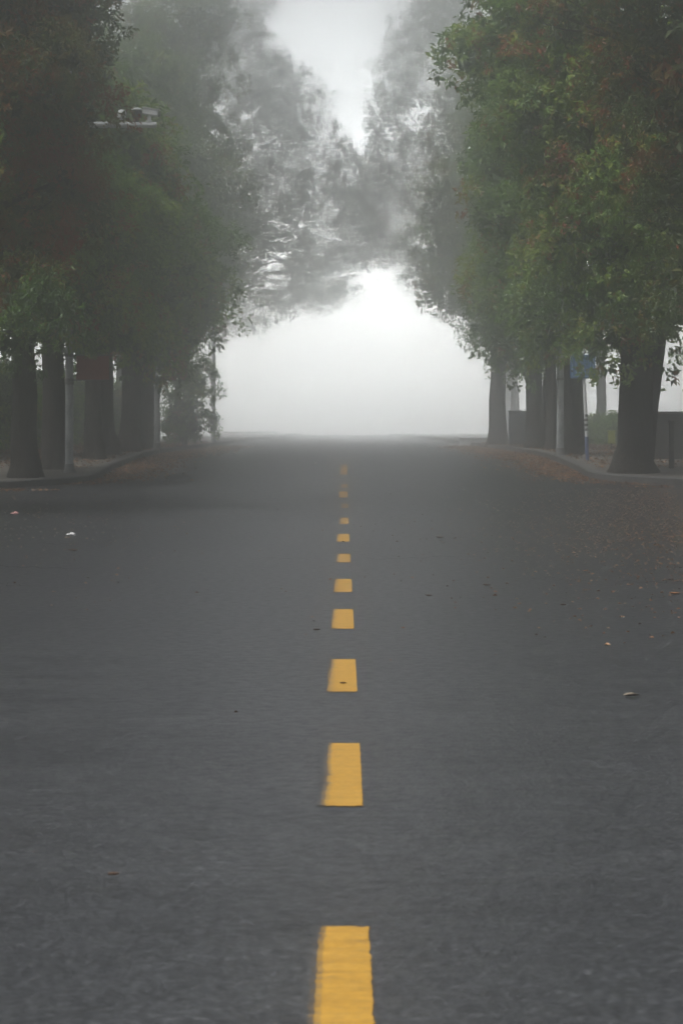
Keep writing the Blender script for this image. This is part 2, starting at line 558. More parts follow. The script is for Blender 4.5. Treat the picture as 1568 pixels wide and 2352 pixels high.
def kerb(name, pts, side, w=.16, h=.13):
    """kerb stone strip; side=+1/-1 picks which side of pts is the pavement"""
    p = []
    for i in range(len(pts) - 1):           # resample so that it follows the rise
        a = np.array(pts[i]); b = np.array(pts[i + 1]); k = max(1, int(np.linalg.norm(b - a) / 1.0))
        for j in range(k): p.append(a + (b - a) * j / k)
    p.append(np.array(pts[-1])); p = np.array(p)
    q = offset_line(p, side * w); m = offset_line(p, side * .025)
    V = []; Q = []
    for i in range(len(p)):
        z = float(zg(p[i][1]))
        V += [(p[i][0], p[i][1], z - .15), (p[i][0], p[i][1], z + h - .025), (m[i][0], m[i][1], z + h), (q[i][0], q[i][1], z + h), (q[i][0], q[i][1], z - .15)]
    for i in range(len(p) - 1):
        for k in range(4):
            a = i * 5 + k; Q.append((a, a + 1, a + 6, a + 5) if side < 0 else (a, a + 5, a + 6, a + 1))
    me = np_mesh(name, V, Q, m_kerb)
    o = link(bpy.data.objects.new(name, me)); tag(o, kind='structure')
    return q


for left in (True, False):
    kl = kerb_line(left)
    q = kerb('kerb', kl, -1 if not left else 1)
    out = [(float(x), float(y)) for x, y in offset_line(kl, (-1 if not left else 1) * .158)]
    sgn = -1 if left else 1
    out = out + [(sgn * 60, 283)]
    polygon_slab('pavement', out, .118, m_pave if not left else m_pave, skirt=.3)

# near corners, mostly outside the frame
near_left = [(-5.75, -36), (-5.75, 39.2)] + [(-5.75 - 1.9 + 1.9 * math.cos(R(t)), 39.2 + 1.9 * math.sin(R(t))) for t in (20, 40, 60, 80, 90)] + [(-60, 41.1)]
kerb('kerb', near_left, 1)
polygon_slab('pavement', [(float(x), float(y)) for x, y in offset_line(near_left, .158)] + [(-60, -36)], .118, m_pave, skirt=.3)
near_right = [(6.3, -36), (6.3, 36)] + [(8.3 - 2 * math.cos(R(t)), 36 + 2 * math.sin(R(t))) for t in (20, 40, 60, 80, 90)] + [(60, 38)]
kerb('kerb', near_right, -1)
polygon_slab('pavement', [(float(x), float(y)) for x, y in offset_line(near_right, -.158)] + [(60, -36)], .118, m_pave, skirt=.3)


m_crack = simple_mat('tar_crack', (.006, .006, .006), (.014, .014, .014), 20, .9, .1)
for k, (px0, px1, py, w_) in enumerate([(-60, 190, 1303, .030), (50, 190, 1250, .022), (1405, 1640, 1336, .028), (1435, 1545, 1373, .022), (835, 1110, 1281, .020), (560, 740, 1283, .016), (1200, 1330, 1332, .014), (-40, 90, 1342, .02)]):
    dd = np.linspace(4, 60, 6000); d = float(dd[np.argmin(abs(985 - F * (zg(dd) - EYE) / dd - py))])
    g = np.random.default_rng(90 + k); n = 44
    xs = np.linspace((px0 - 790) * d / F, (px1 - 790) * d / F, n)
    kk = np.hanning(9); kk /= kk.sum()
    yy = d + np.convolve(g.normal(0, .35, n + 8), kk, 'valid') * 1.0 + .12 * np.sin(np.linspace(0, 5, n) + k)
    hw = w_ * (.35 + .65 * g.random(n)) * np.sin(np.linspace(.05, math.pi - .05, n)) ** .5
    V = []; Q = []
    for i in range(n):
        for sg in (-1, 1): V.append((xs[i], yy[i] + sg * hw[i] * 1.6, float(zg(yy[i] + sg * hw[i] * 1.6)) + .0025))
    for i in range(n - 1): Q.append((2 * i, 2 * i + 2, 2 * i + 3, 2 * i + 1))
    link(bpy.data.objects.new('crack', np_mesh('crack', V, Q, m_crack)), road)

# ------------------------------------------------------------------ yellow dashes
def dash(y0, y1, wear_left, wear_all, label, ragged=.012, x0=-.012, w=.152, lift=.003, seed=0):
    g = np.random.default_rng(seed)
    n = 150; m = 12
    ys = np.linspace(y0, y1, n)
    def rag(amp, k):
        a = g.normal(0, 1, n); kk = np.hanning(k); kk /= kk.sum()
        return np.convolve(a, kk, 'same') * amp
    le = x0 - w / 2 + np.abs(rag(ragged * .9, 3)) * (rag(1, 25) > -.05) + np.abs(rag(ragged * 1.2 * wear_left, 11)) + .001
    le -= .010 * (y0 < 9)
    re = x0 + w / 2 + rag(ragged * .15, 3)
    V = []; wear = []
    for i in range(n):
        for k in range(m):
            t = k / (m - 1)
            x = le[i] + (re[i] - le[i]) * t
            V.append((x, ys[i] + g.normal(0, .004) * (i in (0, n - 1)), float(zg(ys[i])) + lift))
    Q = []
    for i in range(n - 1):
        for k in range(m - 1):
            a = i * m + k; Q.append((a, a + 1, a + m + 1, a + m))
            t = (k + .5) / (m - 1); e = (i + .5) / (n - 1)
            wear.append(wear_all + .075 + wear_left * .55 * max(0, 1 - t / .30) * (1.0 + .6 * (e - .5)))
    me = np_mesh('lane_dash', V, Q, m_paint, {'wear': wear})
    o = link(bpy.data.objects.new('lane_dash', me))
    tag(o, label, 'road marking', 'yellow centre line dashes')
    return o


dash(4.6, 6.76, .75, .03, 'large yellow paint dash cut off by the bottom of the picture, ragged left edge', seed=1)
dash(8.92, 10.7, .8, .03, 'yellow dash with a grey scuffed top left corner, second from the bottom', seed=2)
dash(12.8, 14.6, .35, .03, 'yellow dash with a small dark spot near its lower edge, third from the bottom', .008, seed=3)
dash(16.83, 18.65, .25, .04, 'squarish solid yellow dash, fourth from the bottom', .007, seed=4)
dash(20.6, 22.4, .25, .07, 'slightly streaked yellow dash, fifth from the bottom', .007, seed=5)
dash(25.2, 26.9, .3, .10, 'faded yellow dash beside a thin road crack, sixth from the bottom', .007, seed=6)
dash(29.8, 32.0, .2, .05, 'pale yellow dash, seventh from the bottom, halfway to the crossing', .006, seed=7)
dash(35.3, 37.4, .5, .10, 'small worn pale dash, eighth from the bottom', .006, seed=8)
dash(40.6, 42.0, 1.0, .12, 'thin half worn dash before the side street, ninth from the bottom', .006, seed=9)
dash(43.9, 45.7, .1, .02, 'short bright cream dash at the foot of the rise, tenth from the bottom', .005, seed=10)
dash(46.8, 47.8, .6, .12, 'faint sliver of dash on the start of the rise, second from the far end', .005, seed=11)
dash(50.8, 55.5, .2, .10, 'farthest dash, nearly white in the fog on top of the rise', .005, seed=12)

# small dark scuff on the third dash is a dead leaf
def dead_leaf(x, y, s, mat, label, name='fallen_leaf', group='fallen leaves on the road', z=None, curl=.25, rz=0.0, asp=.55):
    mb = MB()
    n = 7
    top = []; 
    for i in range(n):
        t = i / (n - 1); wd = s * asp * math.sin(math.pi * min(1, t * .93 + .05)) ** .8 * .5
        zc = curl * s * (2 * t - 1) ** 2
        for k in (-1, 0, 1):
            top.append((s * (t - .5), k * wd, zc + abs(k) * wd * .55 + .003))
    fs = []
    for i in range(n - 1):
        for k in range(2):
            a = i * 3 + k; fs.append((a, a + 3, a + 4, a + 1))
    bot = [(p[0], p[1], p[2] - .0025) for p in top]
    m = len(top)
    fb = [tuple(reversed([i + m for i in f])) for f in fs]
    side = []
    for i in range(n - 1):
        a = i * 3; side.append((a, a + m, a + 3 + m, a + 3)); a = i * 3 + 2; side.append((a, a + 3, a + 3 + m, a + m))
    mb.add(top + bot, fs + fb + side)
    o = mb.build(name, mat)
    o.location = (x, y, float(zg(y)) + .006 if z is None else z); o.rotation_euler = (0, 0, rz)
    tag(o, label, 'leaf' if name == 'fallen_leaf' else 'litter', group)
    return o


def road_y(py):      # distance of a road point seen at row py
    d = np.linspace(4, 60, 6000)
    return float(d[np.argmin(abs(985 - F * (zg(d) - EYE) / d - py))])


for px, py, s, mt, lab, rz, cu in [
    (788, 1573, .035, m_leaf_b, 'tiny dark leaf scrap lying on the third yellow dash', .3, .1),
    (1548, 1367, .085, m_leaf_o, 'orange brown curled leaf near the right edge by a crack', .2, .35),
    (1117, 1347, .065, m_leaf_b, 'small brown leaf on the right lane, nearest to the orange leaf', .1, .3),
    (984, 1371, .055, m_leaf_b, 'small dark leaf on the right lane not far from the fifth dash', -.2, .3),
    (1010, 1237, .10, m_leaf_b, 'dark leaf on the pale right lane level with the seventh dash', .1, .3),
    (1449, 1602, .085, m_leaf_p, 'pale tan leaf alone on the right foreground asphalt', .4, .1),
    (727, 1450, .05, m_leaf_b, 'dark leaf left of the fourth yellow dash', .5, .2),
    (1293, 1392, .05, m_leaf_b, 'tiny dark leaf below the litter patch on the right', .0, .2),
    (168, 1267, .11, m_leaf_b, 'brown leaf on the left lane just in front of the white scrap', .1, .3),
    (262, 2015, .035, m_leaf_b, 'tiny dark crumb of leaf on the left foreground asphalt', .3, .2),
]:
    d = road_y(py); dead_leaf(wx(px, d), d, s, mt, lab, rz=rz, curl=cu * .4)

def scrap(px, py, size, mat, label):
    """crumpled bit of paper"""
    d = road_y(py); mb = MB(); n, m = 12, 7
    g = np.random.default_rng(int(px))
    vs = []
    for j in range(m):
        ph = math.pi * j / (m - 1)
        for i in range(n):
            a = 2 * math.pi * i / n; k = 1 + g.normal(0, .16)
            vs.append((size[0] * math.sin(ph) * math.cos(a) * k, size[1] * math.sin(ph) * math.sin(a) * k, size[2] * (1 + math.cos(ph) * k * (1 + .5 * math.cos(a)))))
    fs = [(j * n + i, j * n + (i + 1) % n, (j + 1) * n + (i + 1) % n, (j + 1) * n + i) for j in range(m - 1) for i in range(n)]
    mb.add(vs, fs); o = mb.build('paper_scrap', mat, smooth=False)
    o.location = (wx(px, d), d, float(zg(d)) + .002); tag(o, label, 'litter')


scrap(163, 1231, (.055, .05, .018), m_litter_w, 'crumpled white scrap of litter on the left lane')
scrap(33, 1182, (.06, .05, .018), m_litter_p, 'pink scrap of litter at the left kerb corner')

# leaf litter, too many to count
def litter(n, fn, size, z=.004):
    P = fn(n)
    P3 = np.stack([P[:, 0], P[:, 1], zg(P[:, 1]) + z + .004 * rng.random(len(P))], 1)
    m = len(P3)
    a = rng.uniform(0, 6.28, m)
    D = np.stack([np.cos(a), np.sin(a), rng.normal(0, .22, m)], 1)
    Nn = np.array([0, 0, 1.]) + rng.normal(0, .25, (m, 3))
    ln = size * rng.uniform(.6, 1.3, m)
    D[:, 2] *= .5
    return leaves(P3, D, Nn, ln, ln * rng.uniform(.45, .65, m), .3), np.clip(rng.normal(.5, .25, m), 0, 1)


def right_patch(n):
    y = 15 + 31.5 * rng.random(n) ** .55; e = np.minimum(6.1, 1.2 + y * .105)
    x = e - np.abs(rng.normal(0, 1.0 + y * .012, n)) + .3 + rng.normal(0, .25, n)
    return np.stack([x, y], 1)


def left_patch(n):
    y = rng.uniform(18, 45, n); x = -5.6 + np.abs(rng.normal(0, 1.7, n))
    return np.stack([x, y], 1)


def gutter(s):
    def f(n):
        y = rng.uniform(47.2, 95, n); y = 47.6 + (y - 47.2) ** 1.0
        edge = HW + np.clip(3.0 - np.sqrt(np.clip(9 - np.clip(50.0 - y, 0, 3) ** 2, 0, 9)), 0, 3)
        return np.stack([s * (edge - .05 - np.abs(rng.normal(0, .55, n))), y], 1)
    return f


def corner(s):
    def f(n):
        x = rng.uniform(5.0, 10, n); y = 46.3 - np.abs(rng.normal(0, .25, n)) + (0.9 if s > 0 else 0)
        return np.stack([s * x, y], 1)
    return f


def walk(s):
    def f(n):
        y = rng.uniform(51, 100, n); x = rng.uniform(HW + .25, 9.5, n)
        return np.stack([s * x, y], 1)
    return f


def whole(n):
    return np.stack([rng.uniform(-5.4, 5.6, n), rng.uniform(9, 70, n) ** 1.0], 1)


VV = []; TT = []
for n, fn, sz, z in [(5200, right_patch, .036, .003), (700, left_patch, .034, .003), (7000, gutter(-1), .085, .004), (6000, gutter(1), .085, .004),
                     (500, corner(-1), .075, .004), (300, corner(1), .07, .004), (7000, walk(-1), .085, .124), (6000, walk(1), .085, .124), (170, whole, .03, .003)]:
    V, T = litter(n, fn, sz, z); VV.append(V); TT.append(T)
V = np.concatenate(VV); T = np.concatenate(TT)
ob = link(bpy.data.objects.new('leaf_litter', np_mesh('leaf_litter', V, np.arange(len(V)).reshape(-1, 4), m_leaf_dead, {'tint': T})))
tag(ob, 'scattered brown and reddish dead leaves along the kerbs and road edges', 'leaf litter', None, 'stuff')

# ------------------------------------------------------------------ lamp posts, signs, boxes
def post(px, d, height, label, banner=False, cams=False, r=.075, x=None):
    b = base_at(px, d)
    root = empty('lamp_post', b); tag(root, label, 'pole', 'white lamp posts along the road')
    mb = MB()
    zz = np.concatenate([[-.1], np.linspace(0, height, 12)])
    mb.tube([(0, 0, z) for z in zz], np.linspace(r * 1.06, r * .92, len(zz)), 20)
    mb.build('pole', m_pole, root)
    mb = MB(); mb.tube([(0, 0, -.02), (0, 0, .03)], r * 1.9, 20)
    mb.tube([(0, 0, .03), (0, 0, .16)], [r * 1.35, r * 1.12], 20)
    mb.build('base_plate', m_clamp, root)
    mb = MB()
    mb.tube([(0, 0, 1.66), (0, 0, 1.71)], r * 1.16, 20)
    mb.build('clamp_band', m_clamp, root)
    if banner:
        for zk in (1.745, 2.22):
            mb = MB(); mb.tube([(0, 0, zk), (.42, 0, zk), (.84, 0, zk)], .012, 8)
            mb.tube([(.0, 0, zk - .03), (0, 0, zk + .03)], r * 1.14, 16)
            mb.build('banner_bracket', m_clamp, root)
        nx, nz = 14, 8
        vs = []; fs = []
        for f_ in (0, 1):
            for i in range(nx):
                for k in range(nz):
                    u = i / (nx - 1); w = k / (nz - 1)
                    vs.append((.13 + .62 * u, .015 * math.sin(u * 7 + w * 2) + f_ * .006, 1.835 + .375 * w - .012 * math.sin(u * 3.1)))
        for f_ in (0, 1):
            for i in range(nx - 1):
                for k in range(nz - 1):
                    a = f_ * nx * nz + i * nz + k; q = (a, a + nz, a + nz + 1, a + 1)
                    fs.append(q if f_ == 0 else tuple(reversed(q)))
        mb = MB(); mb.add(vs, fs); bn = mb.build('banner', m_red, root)
        mb = MB(); mb.box((.44, .003, 1.795), (.625, .022, .075)); mb.build('hem', m_redband, bn)
    if cams:
        za = 7.05 - b[2]
        mb = MB(); xe = wx(360, d) - b[0]
        mb.tube([(0, 0, za), (xe * .5, 0, za), (xe, 0, za)], [.062, .060, .058], 18)
        mb.tube([(0, 0, za - .12), (0, 0, za + .12)], r * 1.25, 18)
        arm = mb.build('arm', m_arm, root)
        # flood light / sensor box with a pale cap
        xb = wx(315, d) - b[0]
        mb = MB(); mb.tube([(xb, 0, za + .05), (xb, 0, za + .13)], .035, 12); mb.box((xb, 0, za + .205), (.185, .16, .15), bev=.025)
        sb = mb.build('sensor_box', m_dark, root)
        mb = MB(); mb.tube([(xb, 0, za + .282), (xb, 0, za + .305), (xb, 0, za + .322)], [.108, .098, .045], 18); mb.build('cap', m_white, sb)
        xc = wx(346, d) - b[0]
        mb = MB(); mb.box((xc, 0, za + .235), (.30, .13, .125), ry=R(10), bev=.02)
        mb.box((xc + .01, 0, za + .305), (.335, .15, .018), ry=R(10))
        cam = mb.build('camera_housing', m_white, root)
        mb = MB(); mb.box((xc + .165, 0, za + .195), (.055, .11, .085), ry=R(10), bev=.012); mb.build('lens_front', m_dark, cam)
        mb = MB(); mb.tube([(xc - .03, 0, za + .05), (xc - .03, 0, za + .09)], .055, 12); mb.tube([(xc - .03, 0, za + .09), (xc - .015, 0, za + .18)], .035, 12)
        mb.build('bracket', m_white, cam)
        # a second small camera nearer the post
        xd = wx(280, d) - b[0]
        mb = MB(); mb.tube([(xd, 0, za + .05), (xd, 0, za + .10)], .03, 10)
        mb.tube([(xd, 0, za + .10), (xd, 0, za + .14), (xd, 0, za + .22), (xd, 0, za + .27), (xd, 0, za + .29)], [.04, .085, .09, .065, .02], 16)
        mb.build('dome_camera', m_white, root)
    return root


post(160, 49.5, 7.6, 'stained white post with surveillance camera arm and faded red banner on the left', True, True)
post(361, 66, 6.2, 'slim pale post with hazy red banner, second along the left pavement', True)
post(491, 95, 6.5, 'faint pale post almost lost in the fog on the left')
post(1285.5, 58, 4.6, 'pale stained post in front of tree trunk on the right pavement', r=.078)

# blue stop sign with its striped pole
b = base_at(1346, 55)
root = empty('stop_sign', b); tag(root, 'blue notice board on a white pole with blue and white bands, right pavement', 'sign')
H0 = -b[2]
zt = lambda py: wz(py, 55) - b[2]
mb = MB(); mb.tube([(0, 0, zt(1003)), (-.03, 0, zt(925)), (-.055, 0, zt(868)), (-.06, 0, zt(800))], .036, 14); up = mb.build('pole', m_white, root)
mb = MB(); mb.tube([(.02, 0, -.1), (.02, 0, 0), (.0, 0, zt(1003))], .040, 14); mb.build('lower_pole', m_bluedk, root)
for y0, y1 in ((952, 957), (962, 967.5), (973, 978.5), (984, 990)):
    mb = MB(); mb.tube([(-.012, 0, zt(y1)), (-.012, 0, zt(y0))], .0405, 14)
    mb.build('band', m_dark, root)
bx0, bx1 = wx(1308, 55) - b[0], wx(1366, 55) - b[0]
bz0, bz1 = zt(869), zt(815)
mb = MB(); mb.box(((bx0 + bx1) / 2, -.05, (bz0 + bz1) / 2), (bx1 - bx0, .03, bz1 - bz0), bev=.006); bd = mb.build('board', m_blue, root)
m_pblue = simple_mat('pale_blue_lettering', (.30, .48, .68), (.38, .56, .75), 9, .5, .02)
mb = MB()
w_, h_ = bx1 - bx0, bz1 - bz0
cx_, cz_ = (bx0 + bx1) / 2, (bz0 + bz1) / 2
for k in (.045, .115):
    t_ = .016
    iw, ih = w_ - 2 * k, h_ - 2 * k
    mb.box((cx_, -.069, cz_ + ih / 2), (iw, .005, t_)); mb.box((cx_, -.069, cz_ - ih / 2), (iw, .005, t_))
    mb.box((cx_ - iw / 2, -.0692, cz_), (t_, .005, ih - t_)); mb.box((cx_ + iw / 2, -.0692, cz_), (t_, .005, ih - t_))
mb.build('border_line', m_pblue, bd, smooth=False)
for k in range(4):      # rows of small strokes, too far away to read: each row is one joined piece
    mb = MB(); zr = cz_ + .105 - k * .07
    mb.box((cx_, -.0690, zr - .026), (.27, .004, .005))
    x = cx_ - .13
    while x < cx_ + .11:
        mb.box((x, -.0695, zr), (.007, .004, .050)); mb.box((x + .013, -.0693, zr + .012 * ((k + int(x * 97)) % 3 - 1)), (.022, .004, .006))
        x += random.uniform(.034, .05)
    mb.build('lettering', m_pblue, bd, smooth=False)

# grey electrical cabinet between the far trunks on the right
b = base_at(1188, 75)
root = empty('utility_cabinet', b); tag(root, 'dark grey stepped utility cabinet between two trunks on the right', 'cabinet')
h1 = wz(943, 75) - b[2]; h2 = wz(956, 75) - b[2]
mb = MB(); mb.box((0, 0, h1 / 2 + .03), (.50, .40, h1 - .06), bev=.012); mb.box((0, 0, h1 - .015), (.54, .44, .03), bev=.01); bd = mb.build('cabinet_body', m_cab, root)
mb = MB(); mb.box((0, -.206, h1 * .52), (.43, .012, h1 * .82), bev=.004); dr = mb.build('door', m_cab, bd)
mb = MB(); mb.box((.15, -.222, h1 * .55), (.025, .02, .12), bev=.004); mb.build('handle', m_clamp, dr)
mb = MB(); mb.box((.36, .03, h2 / 2), (.22, .36, h2), bev=.012); mb.build('side_box', m_cab, root)
mb = MB(); mb.box((.05, 0, .0), (.78, .46, .07), bev=.01); mb.build('plinth', m_kerb, root)

# low dark wall at the right edge with a pier
b = (6.95, 55.5, float(zg(55.5)) + .118)
root = empty('garden_wall', b); tag(root, 'low dark wall behind the big trunk at the right edge', 'wall')
hw = wz(947, 55.5) - b[2]
mb = MB(); mb.box((2.2, 0, hw / 2 - .04), (5.2, .24, hw - .02)); mb.build('wall_body', m_wall, root, smooth=False)
mb = MB(); mb.box((2.2, 0, hw - .018), (5.26, .34, .07), bev=.015); mb.build('coping', m_wall, root, smooth=False)
b = (wx(1541, 51), 51, float(zg(51)) + .118)
mb = MB(); mb.box((0, 0, .44), (.10, .10, .92), bev=.012); mb.box((0, 0, .92), (.13, .13, .05), bev=.012)
o = mb.build('bollard', m_wall, None); o.location = b; tag(o, 'dark square bollard in front of the low wall at the right edge', 'bollard')

# yellow green bin near the big trunk
b = base_at(1403, 66)
root = empty('litter_bin', b); tag(root, 'small yellow green bin half hidden by the big right trunk', 'bin')
mb = MB(); mb.box((0, 0, .30), (.17, .17, .30), bev=.02); bb = mb.build('bin_body', m_lime, root)
mb = MB(); mb.box((0, 0, .465), (.20, .20, .035), bev=.012); mb.build('lid', m_lime, root)
mb = MB(); mb.tube([(0, 0, -.05), (0, 0, .16)], .022, 10); mb.build('stand', m_dark, root)

# pale low planter wall far right and railing far left, both in the fog
b = (wx(1092, 97), 97, float(zg(97)))
mb = MB(); mb.box((0, 0, .15), (1.15, 1.6, .36), bev=.03); mb.box((0, 0, .30), (1.25, 1.7, .07), bev=.02)
o = mb.build('planter_wall', m_white); o.location = b; tag(o, 'low white planter wall in the fog beside the far right trunk', 'planter')
b = (wx(575, 156), 156, float(zg(156)))
root = empty('railing', b); tag(root, 'low white railing in the fog across the far left side', 'railing')
for xk in np.linspace(-1.5, 1.5, 4):
    mb = MB(); mb.box((xk, 0, .22), (.07, .07, .56), bev=.01); mb.build('post', m_white, root)
for zk in (.18, .42):
    mb = MB(); mb.box((0, -.05, zk), (3.3, .04, .09), bev=.01); mb.build('rail', m_white, root)

# ------------------------------------------------------------------ trees
# LEFT ROW ---------------------------------------------------------
bL0 = (-7.2, 39.5, float(zg(39.5)) + .12)
make_tree('street_tree', bL0, .30, pxlobes(bL0, [
    (60, 20, 41, 195, 170, 1.8), (0, 220, 40, 215, 170, 1.8), (185, 110, 41.5, 85, 100, .9), (196, 275, 41, 78, 80, .9), (150, 400, 41, 105, 130, 1.2), (60, 500, 40.5, 160, 120, 1.4), (-60, 590, 40, 120, 70, 1.2), (205, 505, 42, 55, 70, .8, .6), (25, 620, 40, 65, 55, .8),
    (-300, 100, 39.5, 300, 300, 2.4, .5, 1.9), (-320, 420, 39, 260, 200, 2.2, .5, 1.9), (-150, -250, 40, 350, 220, 2.5, .5, 2.2), (-100, -600, 40, 350, 220, 2.5, .5, 2.2)]),
    'near left tree with brown tinged leaves filling the upper left corner', leaf=.095, lai=1.25, red=.20, tint0=.48, mat=m_leaf_brown, height=11, clump=.52)

bL1 = base_at(60, 48)
make_tree('street_tree', bL1, .245, pxlobes(bL1, [
    (140, 640, 48.5, 150, 75, 1.6), (60, 720, 47.5, 140, 80, 1.4), (225, 700, 49, 95, 70, 1.2), (10, 790, 47, 80, 55, 1.0), (150, 745, 49, 100, 45, 1.1),
    (170, 480, 49, 130, 130, 1.6), (0, 350, 48, 180, 200, 2.0, .6, 1.6), (-40, 50, 48, 200, 240, 2.2, .5, 2), (-130, 600, 48, 180, 150, 2.0, .5, 2)]),
    'dark tree with a flared slender trunk, first on the far left corner', leaf=.12, lai=1.3, red=.12, tint0=.42, height=11, clump=.48)

bL2 = base_at(128, 50.8)
make_tree('street_tree', bL2, .235, pxlobes(bL2, [
    (260, 780, 52, 110, 48, 1.3), (330, 765, 53, 70, 50, 1.0), (215, 660, 52, 115, 90, 1.5), (300, 620, 53, 95, 85, 1.4), (260, 520, 52, 110, 110, 1.6), (200, 800, 51, 80, 40, 1.1),
    (140, 340, 53, 120, 170, 2.0, .6, 1.7), (110, 50, 53, 150, 200, 2.2, .5, 2)]),
    'dark tree whose trunk touches the stained camera post', leaf=.12, lai=1.3, red=.10, tint0=.40, height=11, clump=.5)

mid_left = [(218, 55.5, .19, 'slender trunk right behind the camera post, hazy dark crown'),
            (253, 58.5, .20, 'hazy tree with grey trunk left of centre in the left trunk cluster'),
            (296, 62.5, .24, 'hazy tree with broad trunk in the middle of the left trunk cluster'),
            (338, 67.5, .26, 'hazy tree with trunk just left of the second pale post')]
for i, (px, d, r, lab) in enumerate(mid_left):
    bb = base_at(px, d)
    if i == 0: lob = pxlobes(bb, [(330, 470, 57, 110, 100, 1.6), (300, 600, 55, 110, 80, 1.4), (375, 690, 57, 85, 55, 1.3), (330, 760, 56, 80, 45, 1.2), (250, 480, 56, 110, 150, 2, .6, 1.6), (270, 330, 56, 100, 110, 1.8, .8, 1.3)])
    elif i == 1: lob = pxlobes(bb, [(385, 580, 60, 85, 75, 1.4), (340, 800, 58.5, 90, 45, 1.3), (300, 520, 58, 110, 130, 1.8, .5, 1.8), (330, 400, 59, 95, 90, 1.5)])
    elif i == 2: lob = pxlobes(bb, [(440, 650, 64, 90, 65, 1.5), (400, 740, 63, 95, 55, 1.4), (370, 830, 62, 70, 40, 1.2), (390, 560, 64, 90, 80, 1.6), (330, 600, 63, 110, 130, 2.0, .5, 1.8)])
    else: lob = pxlobes(bb, [(460, 720, 68, 80, 50, 1.4), (420, 800, 67.5, 75, 45, 1.3), (470, 600, 69, 75, 70, 1.5), (380, 700, 68, 90, 110, 1.8, .5, 1.8)])
    make_tree('street_tree', bb, r, lob, lab, leaf=.135, lai=1.2, red=.06, tint0=.45, height=8.5, clump=.55, fork=2.6)

bL7 = (-7.4, 118, float(zg(118)) + .12)
make_tree('street_tree', bL7, .27, pxlobes(bL7, [
    (330, 120, 118, 100, 100, 2.0), (395, 60, 118, 110, 100, 2.0), (440, 200, 118, 110, 100, 2.0), (370, 260, 118, 100, 116, 2.0), (455, 340, 118, 105, 116, 1.9), (500, 470, 118, 100, 116, 1.9), (430, 470, 118, 100, 95, 1.9), (490, 590, 117, 100, 70, 1.7), (510, 690, 116, 75, 42, 1.4), (470, 770, 115, 75, 45, 1.3), (470, 40, 119, 70, 116, 1.8)]),
    'tall hazy left tree rising above and behind the left trunk cluster', leaf=.13, lai=1.1, red=.05, tint0=.48, clump=.72, height=16, fork=4, inner=.3, fill=True)

bB = base_at(425, 82)
V, Q, T = foliage(pxlobes(bB, [(420, 915, 82, 55, 80, .9), (448, 960, 82, 45, 60, .8), (405, 985, 82, 50, 48, .8), (440, 880, 82.5, 60, 55, .9)]), .12, 1.3, .02, .42, .4)
root = empty('shrub', bB); tag(root, 'tall leafy bush standing at the left road edge behind the second post', 'shrub')
mb = MB()
for k in range(5):
    mb.tube(limb_path((rng.normal(0, .05), rng.normal(0, .05), -.1), (rng.normal(0, .4), rng.normal(0, .3), 1.5 + rng.random()), .1, 6), np.linspace(.035, .01, 6), 6)
mb.build('stem', m_bark, root)
link(bpy.data.objects.new('foliage', np_mesh('foliage', V, Q, m_leaf_green, {'tint': T})), root)

# hazy trees farther along the left
bLA = (-10.4, 176, float(zg(176)) + .12)
make_tree('street_tree', bLA, .36, pxlobes(bLA, [
    (565, 170, 176, 90, 110, 2.8), (610, 330, 176, 100, 105, 2.8), (620, 480, 176, 100, 100, 2.8), (640, 600, 176, 100, 60, 2.4), (560, 680, 174, 90, 45, 2.2), (530, 560, 176, 80, 100, 2.6), (530, 40, 176, 95, 85, 2.8), (630, 210, 176, 50, 70, 2.0)]),
    'pale tall left tree standing before the third pale post', leaf=.115, lai=.85, red=.04, tint0=.48, clump=.85, height=20, fork=6, inner=.0, fill=True)
bLB = (-13, 214, float(zg(214)) + .12)
make_tree('street_tree', bLB, .40, pxlobes(bLB, [
    (690, 250, 214, 62, 85, 3.2), (735, 370, 214, 65, 85, 3.2), (740, 500, 214, 70, 85, 3.0), (720, 610, 214, 80, 48, 2.8), (793, 420, 214, 40, 65, 2.6), (805, 510, 215, 48, 95, 2.8), (790, 610, 213, 55, 42, 2.4), (640, 420, 214, 80, 150, 3.2, .7, 1.4),
    (660, 700, 211, 100, 24, 2.2), (735, 672, 211, 85, 26, 2.2), (570, 742, 210, 80, 22, 2.0)]),
    'pale far left tree whose low branch arches out over the road', leaf=.125, lai=.72, red=.04, tint0=.48, clump=1.0, height=22, fork=8, inner=.0, fill=True)

# RIGHT ROW --------------------------------------------------------
bR0 = (6.9, 41, float(zg(41)) + .12)
make_tree('street_tree', bR0, .30, pxlobes(bR0, [
    (1480, 60, 42, 160, 110, 1.7), (1330, 20, 43, 120, 70, 1.3, .8), (1530, 240, 42, 120, 130, 1.5), (1450, 190, 42.5, 110, 80, 1.2, .9), (1550, 430, 42, 90, 110, 1.3), (1565, 600, 42, 75, 90, 1.2), (1570, 740, 42, 60, 60, 1.0),
    (1750, 200, 41, 220, 320, 2.3, .5, 1.9), (1750, 600, 41, 180, 200, 2.0, .5, 1.9), (1600, -220, 41, 320, 200, 2.5, .5, 2.2), (1600, -560, 41, 330, 220, 2.5, .5, 2.2)]),
    'near right tree with dark reddish leaves and bare twigs filling the upper right corner', leaf=.095, lai=1.15, red=.18, tint0=.40, mat=m_leaf_brown, height=11, clump=.52)

